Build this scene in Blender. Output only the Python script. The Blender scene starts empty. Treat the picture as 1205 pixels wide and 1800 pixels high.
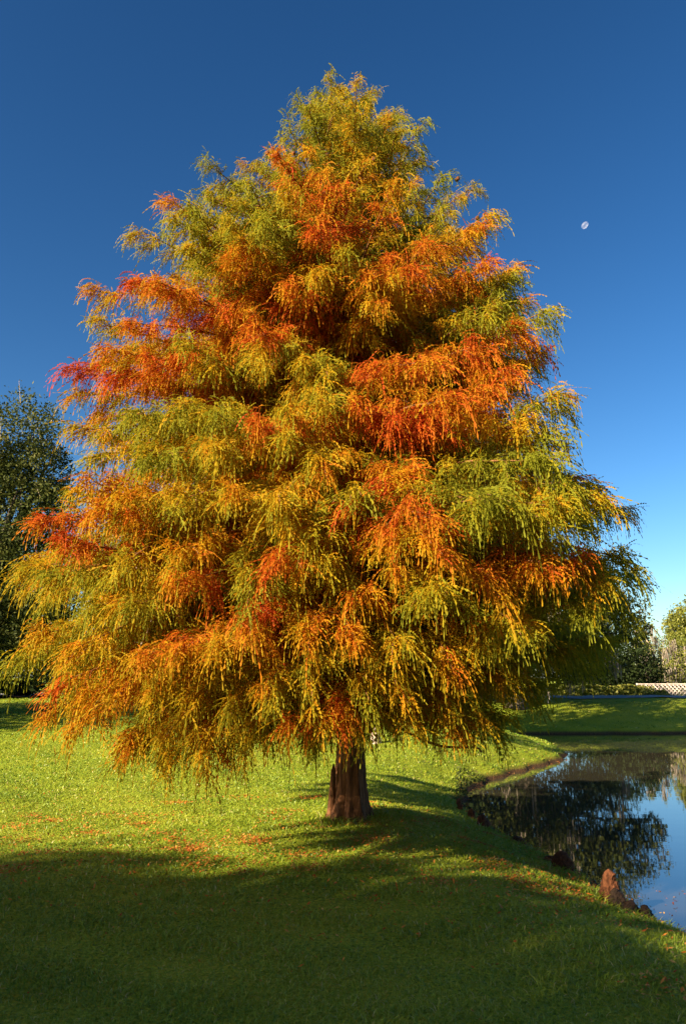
import bpy, math
import numpy as np
from mathutils import Vector

R = math.radians
rng = np.random.default_rng(11)
scene = bpy.context.scene
col = scene.collection

# ------------------------------------------------------------------ camera
W0, H0, F0 = 1205.0, 1800.0, 1400.0          # photograph size and focal length in its pixels
EYE = 1.6
PITCH = math.atan(290 / 1400)
cam_d = bpy.data.cameras.new("camera")
cam = bpy.data.objects.new("camera", cam_d)
col.objects.link(cam)
cam.location = (0, 0, EYE)
cam.rotation_euler = (R(90) + PITCH, 0, 0)
cam_d.sensor_fit = 'VERTICAL'
cam_d.sensor_height = 36
cam_d.lens = F0 / H0 * 36
cam_d.clip_start = 0.05
cam_d.clip_end = 9000
scene.camera = cam

# ------------------------------------------------------------------ light
SUN_AZ, SUN_EL = 232.0, 25.0                 # compass angle from +Y, clockwise
world = bpy.data.worlds.new("World")
scene.world = world
world.use_nodes = True
wn = world.node_tree
wn.nodes.clear()
sky = wn.nodes.new('ShaderNodeTexSky')
sky.sky_type = 'NISHITA'
sky.sun_disc = False
sky.sun_elevation = R(SUN_EL)
sky.sun_rotation = R(SUN_AZ)
sky.air_density = 1.0
sky.dust_density = 0.7
sky.ozone_density = 3.0
hsv = wn.nodes.new('ShaderNodeHueSaturation')
hsv.inputs['Saturation'].default_value = 1.12
hsv.inputs['Hue'].default_value = 0.497
bg = wn.nodes.new('ShaderNodeBackground')
bg.inputs['Strength'].default_value = 0.38
wo = wn.nodes.new('ShaderNodeOutputWorld')
gm = wn.nodes.new('ShaderNodeGamma'); gm.inputs[1].default_value = 1.40
mu = wn.nodes.new('ShaderNodeVectorMath'); mu.operation = 'SCALE'; mu.inputs['Scale'].default_value = 0.16
wn.links.new(sky.outputs[0], mu.inputs[0])
wn.links.new(mu.outputs[0], gm.inputs[0])
wn.links.new(gm.outputs[0], hsv.inputs['Color'])
wn.links.new(hsv.outputs[0], bg.inputs['Color'])
wn.links.new(bg.outputs[0], wo.inputs['Surface'])

sdir = Vector((math.sin(R(SUN_AZ)) * math.cos(R(SUN_EL)),
               math.cos(R(SUN_AZ)) * math.cos(R(SUN_EL)), math.sin(R(SUN_EL))))
sun_d = bpy.data.lights.new("sun", 'SUN')
sun_d.energy = 5.0
sun_d.angle = R(0.55)
sun_d.color = (1.0, 0.83, 0.58)
sun = bpy.data.objects.new("sun", sun_d)
col.objects.link(sun)
sun.rotation_euler = sdir.to_track_quat('Z', 'Y').to_euler()
sun.location = (-30, -20, 30)

vs = scene.view_settings
vs.view_transform = 'Standard'
vs.look = 'None'
vs.exposure = 1.55
vs.gamma = 1.0
vs.use_curve_mapping = False
scene.cycles.max_bounces = 8
scene.cycles.transparent_max_bounces = 12

# ------------------------------------------------------------------ helpers
def ray(px, py):
    """world direction seen at a photograph pixel"""
    u = (np.asarray(px, float) - W0 / 2) / F0
    v = (H0 / 2 - np.asarray(py, float)) / F0
    c, s = math.cos(PITCH), math.sin(PITCH)
    return np.stack([u, c - v * s, s + v * c], -1)

def pix_ground(px, py, z):
    d = ray(px, py)
    t = (z - EYE) / d[..., 2]
    return d * t[..., None] + np.array([0, 0, EYE])

def pix_at(px, py, Y):
    d = ray(px, py)
    t = Y / d[..., 1]
    return d * np.asarray(t)[..., None] + np.array([0, 0, EYE])

def smooth(a, b, x):
    t = np.clip((x - a) / (b - a), 0, 1)
    return t * t * (3 - 2 * t)

def mesh_object(name, V, F, mat=None, parent=None, attrs=None, shade_smooth=False):
    """V (n,3); F a list of int arrays (m,k), all linked as ONE object"""
    me = bpy.data.meshes.new(name)
    V = np.asarray(V, np.float32).reshape(-1, 3)
    F = [np.asarray(f, np.int32) for f in F if len(f)]
    nl = sum(f.size for f in F)
    nf = sum(len(f) for f in F)
    me.vertices.add(len(V)); me.vertices.foreach_set('co', V.ravel())
    me.loops.add(nl); me.loops.foreach_set('vertex_index', np.concatenate([f.ravel() for f in F]))
    cnt = np.concatenate([np.full(len(f), f.shape[1], np.int32) for f in F])
    st = np.concatenate([[0], np.cumsum(cnt)[:-1]]).astype(np.int32)
    me.polygons.add(nf); me.polygons.foreach_set('loop_start', st)
    me.polygons.foreach_set('loop_total', cnt)
    if shade_smooth:
        me.polygons.foreach_set('use_smooth', np.ones(nf, bool))
    for k, a in (attrs or {}).items():
        at = me.attributes.new(k, 'FLOAT', 'POINT')
        at.data.foreach_set('value', np.asarray(a, np.float32).ravel())
    me.update(calc_edges=True)
    if mat: me.materials.append(mat)
    o = bpy.data.objects.new(name, me)
    col.objects.link(o)
    if parent: o.parent = parent
    return o

def thing(name, label, cat, loc, group=None):
    o = bpy.data.objects.new(name, None)
    o.empty_display_size = 0.3
    col.objects.link(o)
    o.location = loc
    o['label'] = label; o['category'] = cat
    if group: o['group'] = group
    return o

def tag(o, label, cat, group=None):
    o['label'] = label; o['category'] = cat
    if group: o['group'] = group
    return o

class MB:
    """collects tubes and polygons for one mesh"""
    def __init__(s): s.v = []; s.q = []; s.t = []; s.n = 0
    def add(s, V, quads=None, tris=None):
        V = np.asarray(V, float).reshape(-1, 3)
        if quads is not None and len(quads): s.q.append(np.asarray(quads, int) + s.n)
        if tris is not None and len(tris): s.t.append(np.asarray(tris, int) + s.n)
        s.v.append(V); s.n += len(V)
    def tube(s, P, rad, k=6, twist=None):
        P = np.asarray(P, float); rad = np.asarray(rad, float); n = len(P)
        T = np.gradient(P, axis=0); T /= np.linalg.norm(T, axis=1)[:, None] + 1e-9
        ref = np.where(np.abs(T[:, 2:3]) > 0.9, np.array([[1., 0, 0]]), np.array([[0, 0, 1.]]))
        if abs(T[0, 2]) > 0.75: ref = np.tile([[1., 0, 0]], (n, 1))
        A = np.cross(T, ref); A /= np.linalg.norm(A, axis=1)[:, None] + 1e-9
        B = np.cross(T, A)
        th = np.arange(k) * 2 * np.pi / k
        V = P[:, None] + rad[:, None, None] * (A[:, None] * np.cos(th)[None, :, None] + B[:, None] * np.sin(th)[None, :, None])
        i = np.arange(n - 1)[:, None] * k; j = np.arange(k)[None]; j2 = (j + 1) % k
        Q = np.stack([i + j, i + j2, i + k + j2, i + k + j], -1).reshape(-1, 4)
        s.add(V, Q)
    def box(s, c, size, rotz=0.0):
        x, y, z = np.array(size) / 2
        V = np.array([[a * x, b * y, d * z] for d in (-1, 1) for b in (-1, 1) for a in (-1, 1)], float)
        cz, sz = math.cos(rotz), math.sin(rotz)
        V = np.stack([V[:, 0] * cz - V[:, 1] * sz, V[:, 0] * sz + V[:, 1] * cz, V[:, 2]], 1) + np.array(c)
        s.add(V, [[0, 2, 3, 1], [4, 5, 7, 6], [0, 1, 5, 4], [2, 6, 7, 3], [0, 4, 6, 2], [1, 3, 7, 5]])
    def build(s, name, mat, parent=None, attrs=None, sm=False):
        F = []
        if s.q: F.append(np.concatenate(s.q))
        if s.t: F.append(np.concatenate(s.t))
        return mesh_object(name, np.concatenate(s.v), F, mat, parent, attrs, sm)

_ph = rng.uniform(0, 6.28, (24, 3)); _dr = rng.normal(size=(24, 3))
def wob(P, freq, seed=0):
    """cheap smooth 3-D noise in about -1..1"""
    P = np.asarray(P, float) * freq
    o = 0
    for k in range(6):
        a = _dr[(k + seed * 5) % 24]; o = o + np.sin(P @ a * (0.8 + 0.25 * k) + _ph[(k + seed * 3) % 24, 0])
    return o / 3.2

# ------------------------------------------------------------------ materials
def new_mat(name):
    m = bpy.data.materials.new(name); m.use_nodes = True
    nt = m.node_tree; nt.nodes.clear()
    out = nt.nodes.new('ShaderNodeOutputMaterial')
    return m, nt, out

def ramp(nt, stops, src):
    r = nt.nodes.new('ShaderNodeValToRGB')
    el = r.color_ramp.elements
    while len(el) < len(stops): el.new(0.5)
    for e, (p, c) in zip(el, stops):
        e.position = p; e.color = (*c, 1)
    nt.links.new(src, r.inputs[0])
    return r.outputs[0]

def leaf_mat(name, stops, transl=0.35, rough=0.55, spec=0.25, attr='hue'):
    m, nt, out = new_mat(name)
    a = nt.nodes.new('ShaderNodeAttribute'); a.attribute_name = attr
    c = ramp(nt, stops, a.outputs['Fac'])
    p = nt.nodes.new('ShaderNodeBsdfPrincipled')
    p.inputs['Roughness'].default_value = rough
    p.inputs['Specular IOR Level'].default_value = spec
    nt.links.new(c, p.inputs['Base Color'])
    t = nt.nodes.new('ShaderNodeBsdfTranslucent'); nt.links.new(c, t.inputs['Color'])
    mx = nt.nodes.new('ShaderNodeMixShader'); mx.inputs[0].default_value = transl
    nt.links.new(p.outputs[0], mx.inputs[1]); nt.links.new(t.outputs[0], mx.inputs[2])
    nt.links.new(mx.outputs[0], out.inputs[0])
    return m

def rough_mat(name, c1, c2, scale, bump=0.3, stretch=(1, 1, 1), rough=0.85, detail=6, c3=None):
    m, nt, out = new_mat(name)
    tc = nt.nodes.new('ShaderNodeTexCoord'); mp = nt.nodes.new('ShaderNodeMapping')
    mp.inputs['Scale'].default_value = stretch
    nt.links.new(tc.outputs['Object'], mp.inputs[0])
    n = nt.nodes.new('ShaderNodeTexNoise'); n.inputs['Scale'].default_value = scale
    n.inputs['Detail'].default_value = detail; n.inputs['Roughness'].default_value = 0.65
    nt.links.new(mp.outputs[0], n.inputs['Vector'])
    st = [(0.32, c1), (0.68, c2)] + ([(0.8, c3)] if c3 else [])
    c = ramp(nt, st, n.outputs['Fac'])
    p = nt.nodes.new('ShaderNodeBsdfPrincipled'); p.inputs['Roughness'].default_value = rough
    p.inputs['Specular IOR Level'].default_value = 0.2
    b = nt.nodes.new('ShaderNodeBump'); b.inputs['Strength'].default_value = bump; b.inputs['Distance'].default_value = 0.03
    nt.links.new(n.outputs['Fac'], b.inputs['Height']); nt.links.new(b.outputs[0], p.inputs['Normal'])
    nt.links.new(c, p.inputs['Base Color']); nt.links.new(p.outputs[0], out.inputs[0])
    return m

M_cyp = leaf_mat('cypress_leaf', [(0.0, (0.24, 0.25, 0.018)), (0.2, (0.37, 0.31, 0.016)), (0.4, (0.52, 0.32, 0.012)),
                                  (0.6, (0.56, 0.24, 0.010)), (0.78, (0.54, 0.15, 0.012)), (1.0, (0.50, 0.075, 0.012))], 0.5, 0.6, 0.08)
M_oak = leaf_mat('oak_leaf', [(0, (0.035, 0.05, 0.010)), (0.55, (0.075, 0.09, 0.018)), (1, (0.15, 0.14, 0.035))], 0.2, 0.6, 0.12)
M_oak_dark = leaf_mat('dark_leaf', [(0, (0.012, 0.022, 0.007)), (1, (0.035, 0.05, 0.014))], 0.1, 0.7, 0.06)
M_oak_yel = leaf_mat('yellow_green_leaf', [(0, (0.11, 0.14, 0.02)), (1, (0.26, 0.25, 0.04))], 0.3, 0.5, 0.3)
M_ivy = leaf_mat('ivy_leaf', [(0, (0.14, 0.17, 0.02)), (1, (0.36, 0.33, 0.06))], 0.2, 0.5, 0.3)
M_moss = leaf_mat('moss_strand', [(0, (0.20, 0.16, 0.12)), (1, (0.42, 0.35, 0.28))], 0.25, 0.9, 0.1)
M_grass = leaf_mat('grass_blade', [(0, (0.095, 0.19, 0.018)), (0.5, (0.255, 0.34, 0.024)), (0.85, (0.40, 0.40, 0.030)), (1, (0.50, 0.42, 0.15))], 0.3, 0.45, 0.35)
M_litter = leaf_mat('fallen_leaf', [(0, (0.30, 0.05, 0.01)), (0.6, (0.52, 0.16, 0.02)), (1, (0.5, 0.3, 0.08))], 0.1, 0.7, 0.2)
M_bark = rough_mat('cypress_bark', (0.05, 0.022, 0.010), (0.30, 0.13, 0.055), 9, 1.0, (3.6, 3.6, 0.30), c3=(0.50, 0.32, 0.18))
M_twig = rough_mat('cypress_twig', (0.14, 0.06, 0.025), (0.30, 0.14, 0.05), 20, 0.3)
M_pale = rough_mat('bleached_wood', (0.48, 0.36, 0.26), (0.66, 0.52, 0.38), 14, 0.3)
M_oakbark = rough_mat('oak_bark', (0.035, 0.028, 0.02), (0.14, 0.11, 0.08), 7, 0.8, (2, 2, 0.5))
M_knee = rough_mat('knee_wood', (0.05, 0.018, 0.009), (0.27, 0.10, 0.042), 26, 1.0, (1.5, 1.5, 0.6), c3=(0.48, 0.29, 0.17))
M_kneedark = rough_mat('wet_knee_wood', (0.010, 0.006, 0.004), (0.045, 0.025, 0.014), 26, 1.0, rough=0.6)
M_road = rough_mat('asphalt', (0.20, 0.19, 0.18), (0.27, 0.26, 0.25), 40, 0.2)
M_conc = rough_mat('pale_concrete', (0.44, 0.41, 0.38), (0.56, 0.53, 0.49), 12, 0.2)
M_mulch = rough_mat('mulch', (0.05, 0.02, 0.01), (0.24, 0.10, 0.05), 22, 1.0)
M_lattice = rough_mat('lattice_paint', (0.52, 0.42, 0.36), (0.68, 0.57, 0.50), 5, 0.1)

# ------------------------------------------------------------------ terrain
WATER = -0.5
shore_px = np.array([(1205, 1652), (1150, 1624), (1100, 1598), (1050, 1566), (1000, 1538), (950, 1505), (900, 1480), (850, 1452),
                     (818, 1430), (801, 1408), (812, 1388), (850, 1370), (900, 1355), (950, 1342), (982, 1333), (988, 1324),
                     (960, 1306), (900, 1297), (870, 1291), (900, 1288), (1205, 1287)], float)
shore = pix_ground(shore_px[:, 0], shore_px[:, 1], WATER + 0.04)[:, :2]
shore = np.vstack([[[12.0, 0.4], [5.2, 2.6]], shore, [[26.0, 30.6], [34, 22], [30, 2]]])

def shore_dist(x, y):
    """signed distance to the shore line, positive on land"""
    x = np.asarray(x, float); y = np.asarray(y, float)
    best = np.full(x.shape, 1e9); inside = np.zeros(x.shape, bool)
    n = len(shore)
    for i in range(n):
        ax, ay = shore[i]; bx, by = shore[(i + 1) % n]
        dx, dy = bx - ax, by - ay
        t = np.clip(((x - ax) * dx + (y - ay) * dy) / (dx * dx + dy * dy), 0, 1)
        d = np.hypot(x - ax - t * dx, y - ay - t * dy)
        best = np.minimum(best, d)
        c = ((ay > y) != (by > y)) & (x < (bx - ax) * (y - ay) / (by - ay + 1e-12) + ax)
        inside ^= c
    wig = 0.05 * np.sin(x * 5.1 + y * 2.3) + 0.05 * np.sin(y * 6.3 - x * 1.7)
    return np.where(inside, -best, best) + wig

def ground_z(x, y):
    d = shore_dist(x, y)
    land = 0.70 * smooth(12, 35.6, y) - 0.20 * smooth(39.3, 43.0, y) + 0.035 * np.sin(x * 0.9 + 1.3) * np.sin(y * 0.7 + 0.4) + 0.012 * np.sin(x * 2.7 + y * 1.9) + 0.01 * np.sin(x * 4.1 - y * 3.3 + 1)
    land = land + 0.12 * smooth(6, 20, y) * smooth(2, -10, x)
    w = 2.0 + 4.6 * smooth(21, 29, y)
    edge = WATER + 0.10 + 0.06 * smooth(22, 28, y)
    s = smooth(-0.3, 1, np.clip(d / w, 0, 1)) * 1.12 - 0.12 * 1.0
    s = np.clip(np.clip(d / w, 0, 1), 0, 1); s = np.sin(s * np.pi / 2) ** 1.2
    z = edge + (land - edge) * s
    bed = WATER - 0.05 - 0.35 * smooth(0, 3.0, -d)
    zz = np.where(d > 0, z, np.where(d > -0.12, edge + (bed - edge) * (-d / 0.12), bed))
    return zz

gx = np.unique(np.concatenate([np.arange(-400, -40, 20), np.arange(-40, -12, 1.0), np.arange(-12, 12, 0.14), np.arange(12, 40, 1.0), np.arange(40, 401, 20)]))
gy = np.unique(np.concatenate([np.arange(-200, -20, 15), np.arange(-20, 2, 1.0), np.arange(2, 18, 0.10), np.arange(18, 48, 0.35), np.arange(48, 100, 4), np.arange(100, 1001, 60)]))
GX, GY = np.meshgrid(gx, gy)
GZ = ground_z(GX.ravel(), GY.ravel()).reshape(GX.shape)
nxx, nyy = len(gx), len(gy)
i = np.arange(nyy - 1)[:, None] * nxx + np.arange(nxx - 1)[None]
GF = np.stack([i, i + 1, i + nxx + 1, i + nxx], -1).reshape(-1, 4)

mg, nt, out = new_mat('lawn_turf')
geo = nt.nodes.new('ShaderNodeNewGeometry')
n1 = nt.nodes.new('ShaderNodeTexNoise'); n1.inputs['Scale'].default_value = 0.8; n1.inputs['Detail'].default_value = 5
n2 = nt.nodes.new('ShaderNodeTexNoise'); n2.inputs['Scale'].default_value = 38; n2.inputs['Detail'].default_value = 4
for n in (n1, n2): nt.links.new(geo.outputs['Position'], n.inputs['Vector'])
ad = nt.nodes.new('ShaderNodeMath'); ad.operation = 'MULTIPLY_ADD'
nt.links.new(n2.outputs['Fac'], ad.inputs[0]); ad.inputs[1].default_value = 0.75
sc = nt.nodes.new('ShaderNodeMath'); sc.operation = 'MULTIPLY'; sc.inputs[1].default_value = 0.35
nt.links.new(n1.outputs['Fac'], sc.inputs[0]); nt.links.new(sc.outputs[0], ad.inputs[2])
gc = ramp(nt, [(0.36, (0.055, 0.11, 0.012)), (0.5, (0.23, 0.30, 0.020)), (0.66, (0.36, 0.36, 0.028)), (0.76, (0.38, 0.34, 0.06))], ad.outputs[0])
sp = nt.nodes.new('ShaderNodeSeparateXYZ'); nt.links.new(geo.outputs['Position'], sp.inputs[0])
mr = nt.nodes.new('ShaderNodeMapRange'); mr.inputs['From Min'].default_value = WATER + 0.04; mr.inputs['From Max'].default_value = WATER + 0.13
nt.links.new(sp.outputs['Z'], mr.inputs['Value'])
mudc = ramp(nt, [(0.35, (0.03, 0.018, 0.009)), (0.65, (0.16, 0.085, 0.035))], n2.outputs['Fac'])
mix = nt.nodes.new('ShaderNodeMix'); mix.data_type = 'RGBA'
nt.links.new(mr.outputs[0], mix.inputs[0]); nt.links.new(mudc, mix.inputs[6]); nt.links.new(gc, mix.inputs[7])
pb = nt.nodes.new('ShaderNodeBsdfPrincipled'); pb.inputs['Roughness'].default_value = 0.9; pb.inputs['Specular IOR Level'].default_value = 0.1
bp = nt.nodes.new('ShaderNodeBump'); bp.inputs['Strength'].default_value = 0.9; bp.inputs['Distance'].default_value = 0.05
nt.links.new(n2.outputs['Fac'], bp.inputs['Height']); nt.links.new(bp.outputs[0], pb.inputs['Normal'])
nt.links.new(mix.outputs[2], pb.inputs['Base Color']); nt.links.new(pb.outputs[0], out.inputs[0])
g = mesh_object('ground', np.stack([GX.ravel(), GY.ravel(), GZ.ravel()], 1), [GF], mg, shade_smooth=True)
g['kind'] = 'structure'

# water
mw, nt, out = new_mat('pond_water')
tc = nt.nodes.new('ShaderNodeNewGeometry')
mp = nt.nodes.new('ShaderNodeMapping'); mp.inputs['Scale'].default_value = (0.7, 2.0, 1)
nt.links.new(tc.outputs['Position'], mp.inputs[0])
n = nt.nodes.new('ShaderNodeTexNoise'); n.inputs['Scale'].default_value = 1.6; n.inputs['Detail'].default_value = 3
nt.links.new(mp.outputs[0], n.inputs['Vector'])
b = nt.nodes.new('ShaderNodeBump'); b.inputs['Strength'].default_value = 0.012; b.inputs['Distance'].default_value = 0.05
nt.links.new(n.outputs['Fac'], b.inputs['Height'])
p = nt.nodes.new('ShaderNodeBsdfPrincipled'); p.inputs['Base Color'].default_value = (0.045, 0.040, 0.026, 1)
p.inputs['Roughness'].default_value = 0.02; p.inputs['IOR'].default_value = 2.15
nt.links.new(b.outputs[0], p.inputs['Normal']); nt.links.new(p.outputs[0], out.inputs[0])
w = mesh_object('water', [(0.8, 0, WATER), (36, 0, WATER), (36, 33, WATER), (0.8, 33, WATER)], [[[0, 1, 2, 3]]], mw)
w['kind'] = 'structure'

# road beyond the far bank, and the pale drive at the left
def strip(name, x0, x1, yfun, width, mat, lift, n=120):
    xs = np.linspace(x0, x1, n); V = []
    for k in range(5):
        ys = yfun(xs) + width * k / 4
        V.append(np.stack([xs, ys, ground_z(xs, ys) + lift], 1))
    V = np.concatenate(V)
    q = (np.arange(4)[:, None] * n + np.arange(n - 1)[None]).ravel()
    o = mesh_object(name, V, [np.stack([q, q + 1, q + n + 1, q + n], 1)], mat); o['kind'] = 'structure'
    return o
strip('road', -2, 70, lambda x: 36.8 + 0.0 * x, 2.6, M_road, 0.03)
strip('path', -60, -9, lambda x: 34.8 + 0 * x, 3.2, M_conc, 0.03)

# ------------------------------------------------------------------ bald cypress
TY = 9.6
TX = float(pix_at(614, 1440, TY)[0])
TB = float(ground_z(np.array([TX]), np.array([TY]))[0])
L_px = [(120, 575), (160, 545), (200, 482), (240, 470), (265, 400), (290, 345), (370, 292), (440, 305), (490, 205), (550, 155), (640, 105),
        (700, 120), (745, 105), (800, 120), (850, 85), (920, 50), (1000, 12), (1060, 50), (1110, 40), (1160, 5), (1210, 60), (1270, 90), (1330, 200), (1400, 330)]
R_px = [(120, 590), (150, 640), (205, 745), (260, 745), (295, 805), (355, 888), (440, 880), (490, 890), (520, 930), (545, 990), (660, 1000), (750, 985), (800, 985),
        (850, 1060), (920, 1092), (970, 1125), (1040, 1135), (1120, 1110), (1200, 1040), (1290, 985), (1330, 850), (1400, 760)]
def prof(pts):
    a = np.array(pts, float); P = pix_at(a[:, 1], a[:, 0], TY)
    z = P[:, 2]; r = np.abs(P[:, 0] - TX); o = np.argsort(z)
    return z[o], r[o]
zl, rl = prof(L_px); zr, rr = prof(R_px)
ZTOP = max(zl[-1], zr[-1])
def radius(z, az):
    """crown radius at height z towards azimuth az (0 = right, pi = left)"""
    a = np.interp(z, zl, rl); b = np.interp(z, zr, rr)
    wgt = 0.5 + 0.5 * np.cos(az)
    return a * (1 - wgt) + b * wgt

# clumps: (pixel x, pixel y, hue 0 green .. 1 red, size); each becomes a branch end at its own 3-D place on the crown surface
HC = [(580,130,.2,.7),(625,140,.25,.7),(590,170,.15,.8),(500,210,.05,.9),(540,185,.12,.7),(640,190,.2,.8),(620,215,.45,.9),(482,270,.95,.6),(540,260,.4,.9),(700,230,.25,.9),(740,215,.1,.8),
(570,300,.85,1),(595,325,.97,.9),(430,310,.25,1),(355,285,.12,.8),(785,305,.08,.8),(560,390,.92,1),(500,330,.45,1),(400,390,.3,1),(640,280,.35,1),(690,320,.6,1),(300,380,.2,.8),(325,430,.25,.8),
(420,430,.7,1),(450,380,.2,1),(870,365,.5,.9),(840,400,.7,.9),(755,420,.9,1),(720,460,.75,1),(860,460,.8,.9),(510,500,.95,1),(400,450,.75,1),(270,490,.97,.9),(225,490,1,.8),(220,560,.85,.9),
(165,565,.35,.8),(640,480,.6,1),(660,530,.55,1),(690,490,.5,1),(600,440,.4,1),(550,470,.5,1),(120,645,1,.8),(190,655,1,.9),(255,630,.9,1),(320,600,.25,1),(440,560,.8,1),(455,610,.3,1),(570,640,.25,1),(525,625,.5,1),
(765,620,.86,1.1),(850,595,.9,1.1),(920,570,.95,1),(970,540,.1,.8),(900,640,.8,1),(955,620,.75,.9),(690,640,.6,.9),(630,700,.75,1),(560,690,.25,1),(500,720,.35,1),(440,745,.9,1),(740,720,.93,1.1),(800,690,.93,1.1),
(860,690,.85,1),(690,730,.9,1),(230,720,.2,1),(130,750,.35,.8),(310,700,.25,1),(160,790,.35,.9),(250,790,.25,1),(370,780,.4,1),(370,720,.35,1),(500,770,.4,1.1),(620,850,.12,1.1),(700,830,.55,1),(725,820,.7,1),(880,870,.15,1.1),
(850,870,.1,1.1),(745,900,.88,1.2),(760,940,.65,1.1),(690,930,.85,.9),(140,840,.65,.9),(170,890,.7,1),(215,870,.5,1),(300,870,.45,1),(400,870,.45,1),(65,915,1,.7),(105,950,1,.8),(480,860,.35,1),(560,800,.35,1),
(980,880,.35,1),(1050,865,.3,.9),(1005,910,.2,1),(950,900,.25,1),(1020,995,.82,1.1),(960,980,.75,1),(1060,1000,.35,1),(1105,975,.2,.8),(540,950,.3,1),(480,975,.85,1.1),(570,985,.3,1.1),(300,965,.55,1),(200,980,.5,1),
(30,1000,.3,.8),(85,1005,.35,.9),(300,1020,.85,1),(430,1020,.22,1),(700,1010,.35,1.1),(765,1040,.25,1),(640,1040,.45,1),(870,1020,.65,1),(60,1110,.35,.9),(120,1130,.45,1),(300,1140,.75,1),(240,1150,.6,1),(20,1160,.2,.8),
(100,1190,.75,1),(160,1215,.9,1),(205,1200,.7,1),(540,1180,.2,1.1),(470,1190,.4,1.1),(330,1215,.45,1.1),(260,1210,.45,1),(640,1210,.35,1),(590,1250,.75,.8),(400,1230,.4,1.1),(700,1200,.45,1),(780,1240,.5,1),(900,1190,.45,1),
(960,1210,.12,1),(1000,1150,.2,1),(1060,1130,.12,1),(1100,1060,.08,.9),(1040,1070,.15,1),(860,1130,.4,1),(920,1090,.3,1),(150,1060,.3,1.1),(220,1060,.25,1),(380,1130,.6,1),(430,1090,.85,1),(540,1100,.6,1),(620,1110,.75,1),
(700,1120,.3,1),(790,1140,.45,1),(290,1270,.5,1),(220,1290,.6,.9),(350,1290,.5,.9),(840,1240,.35,1),(890,1270,.15,1),(560,1260,.5,.8),(500,1265,.45,.9),(640,1265,.4,.7),(720,1265,.35,.8),(440,1275,.4,.9),(800,1270,.5,.8),(600,1235,.8,.8),(985,690,.3,.9),(975,760,.2,.9),(965,800,.15,1),(930,740,.5,1),(885,500,.15,.9),(870,540,.3,.9),(360,340,.3,.9),(335,365,.25,.9),(180,610,.6,.9),(130,690,.5,.9),(1000,840,.3,.9),(900,480,.2,.8),(290,1325,.5,.8),(355,1320,.45,.8),(225,1312,.65,.8),(130,1255,.7,.8),(420,1310,.4,.7),(545,1300,.3,.6),(80,1245,.5,.7)]

hero = []
for px, py, hue, sz in HC:
    d = ray(px, py); hit = None
    for Y in np.arange(TY - 4.6, TY + 0.01, 0.04):
        q = d * (Y / d[1]) + np.array([0, 0, EYE])
        r = math.hypot(q[0] - TX, q[1] - TY); az = math.atan2(q[1] - TY, q[0] - TX)
        if r <= (1.16 if px > 740 and 500 < py < 1110 else 1.0) * radius(q[2], az): hit = q; break
    if hit is None: hit = d * ((TY - 0.1) / d[1]) + np.array([0, 0, EYE])
    inw = np.array([TX - hit[0], TY - hit[1], 0]); inw /= np.linalg.norm(inw) + 1e-6
    hit = hit + inw * min(0.16 * sz, 0.5 * math.hypot(TX - hit[0], TY - hit[1]))
    if hit[2] > 8.5: hit[2] -= 0.30
    hero.append((*hit, hue, sz))
hero = np.array(hero)

def trunk_xy(z):
    return np.stack([TX + 0.03 * np.sin(np.asarray(z) * 0.8), TY + 0.04 * np.sin(np.asarray(z) * 0.6 + 1)], -1)

branches = []      # (path pts (7,3), hue, size, is_hero)
def slope_at(z):
    return float(np.interp(z, [1.2, 2.5, 4.5, 7, 9.8], [-0.05, 0.02, 0.16, 0.4, 0.95]))
def make_branch(tip, hue, sz, hero_):
    base_xy = trunk_xy(tip[2])
    L = math.hypot(tip[0] - base_xy[0], tip[1] - base_xy[1])
    arch = 0.10 * L if tip[2] < 6 else 0.04 * L
    z0 = tip[2] - (slope_at(tip[2]) + rng.normal(0, 0.10)) * L
    z0 = float(np.clip(z0, TB + 1.3, ZTOP - 0.5))
    b = np.array([*trunk_xy(z0), z0])
    t = np.linspace(0, 1, 8)[:, None]
    P = b + (tip - b) * t
    P[:, 2] += (4 * arch * t * (1 - t))[:, 0]
    side = np.array([-(tip - b)[1], (tip - b)[0], 0]) / (L + 1e-6)
    P += side * (rng.normal(0, 0.07) * L * np.sin(np.pi * t))
    branches.append((P, hue, sz, hero_))
for h in hero: make_branch(h[:3], h[3], h[4], True)
# the branches the list does not name: all round, to the crown's outline
ga = 0.0
zs = np.concatenate([np.linspace(TB + 1.3, 5.5, 200), np.linspace(5.5, ZTOP - 0.6, 130)])
for z in zs:
    ga += 2.399963
    az = ga + rng.normal(0, 0.2)
    zt = z + rng.normal(0, 0.22)
    zt = min(zt, ZTOP - 0.5)
    r = radius(zt, az) * (rng.uniform(0.52, 0.95) if zt < 4.2 else rng.uniform(0.46, 0.9) * np.interp(zt, [7.0, 9.5], [1, 0.65]))
    if zt < 1.75 and math.sin(az) < -0.3: r *= 0.8
    tip = np.array([TX + r * math.cos(az), TY + r * math.sin(az), zt])
    d2 = ((hero[:, :3] - tip) ** 2).sum(1)
    k = np.argsort(d2)[:3]; wt = 1 / (d2[k] + 0.05)
    hue = float((hero[k, 3] * wt).sum() / wt.sum()) + rng.normal(0, 0.13)
    hue += 0.10 * smooth(4.5, 6.5, zt) * (1 - smooth(8.6, 9.2, zt))
    if math.sin(az) > 0.2: hue = 0.5 + rng.normal(0, 0.25)
    if math.cos(az) > 0.75 and zt < 3.4: hue -= 0.15
    make_branch(tip, float(np.clip(hue, 0.02, 1)), rng.uniform(0.85, 1.1), False)

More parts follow.
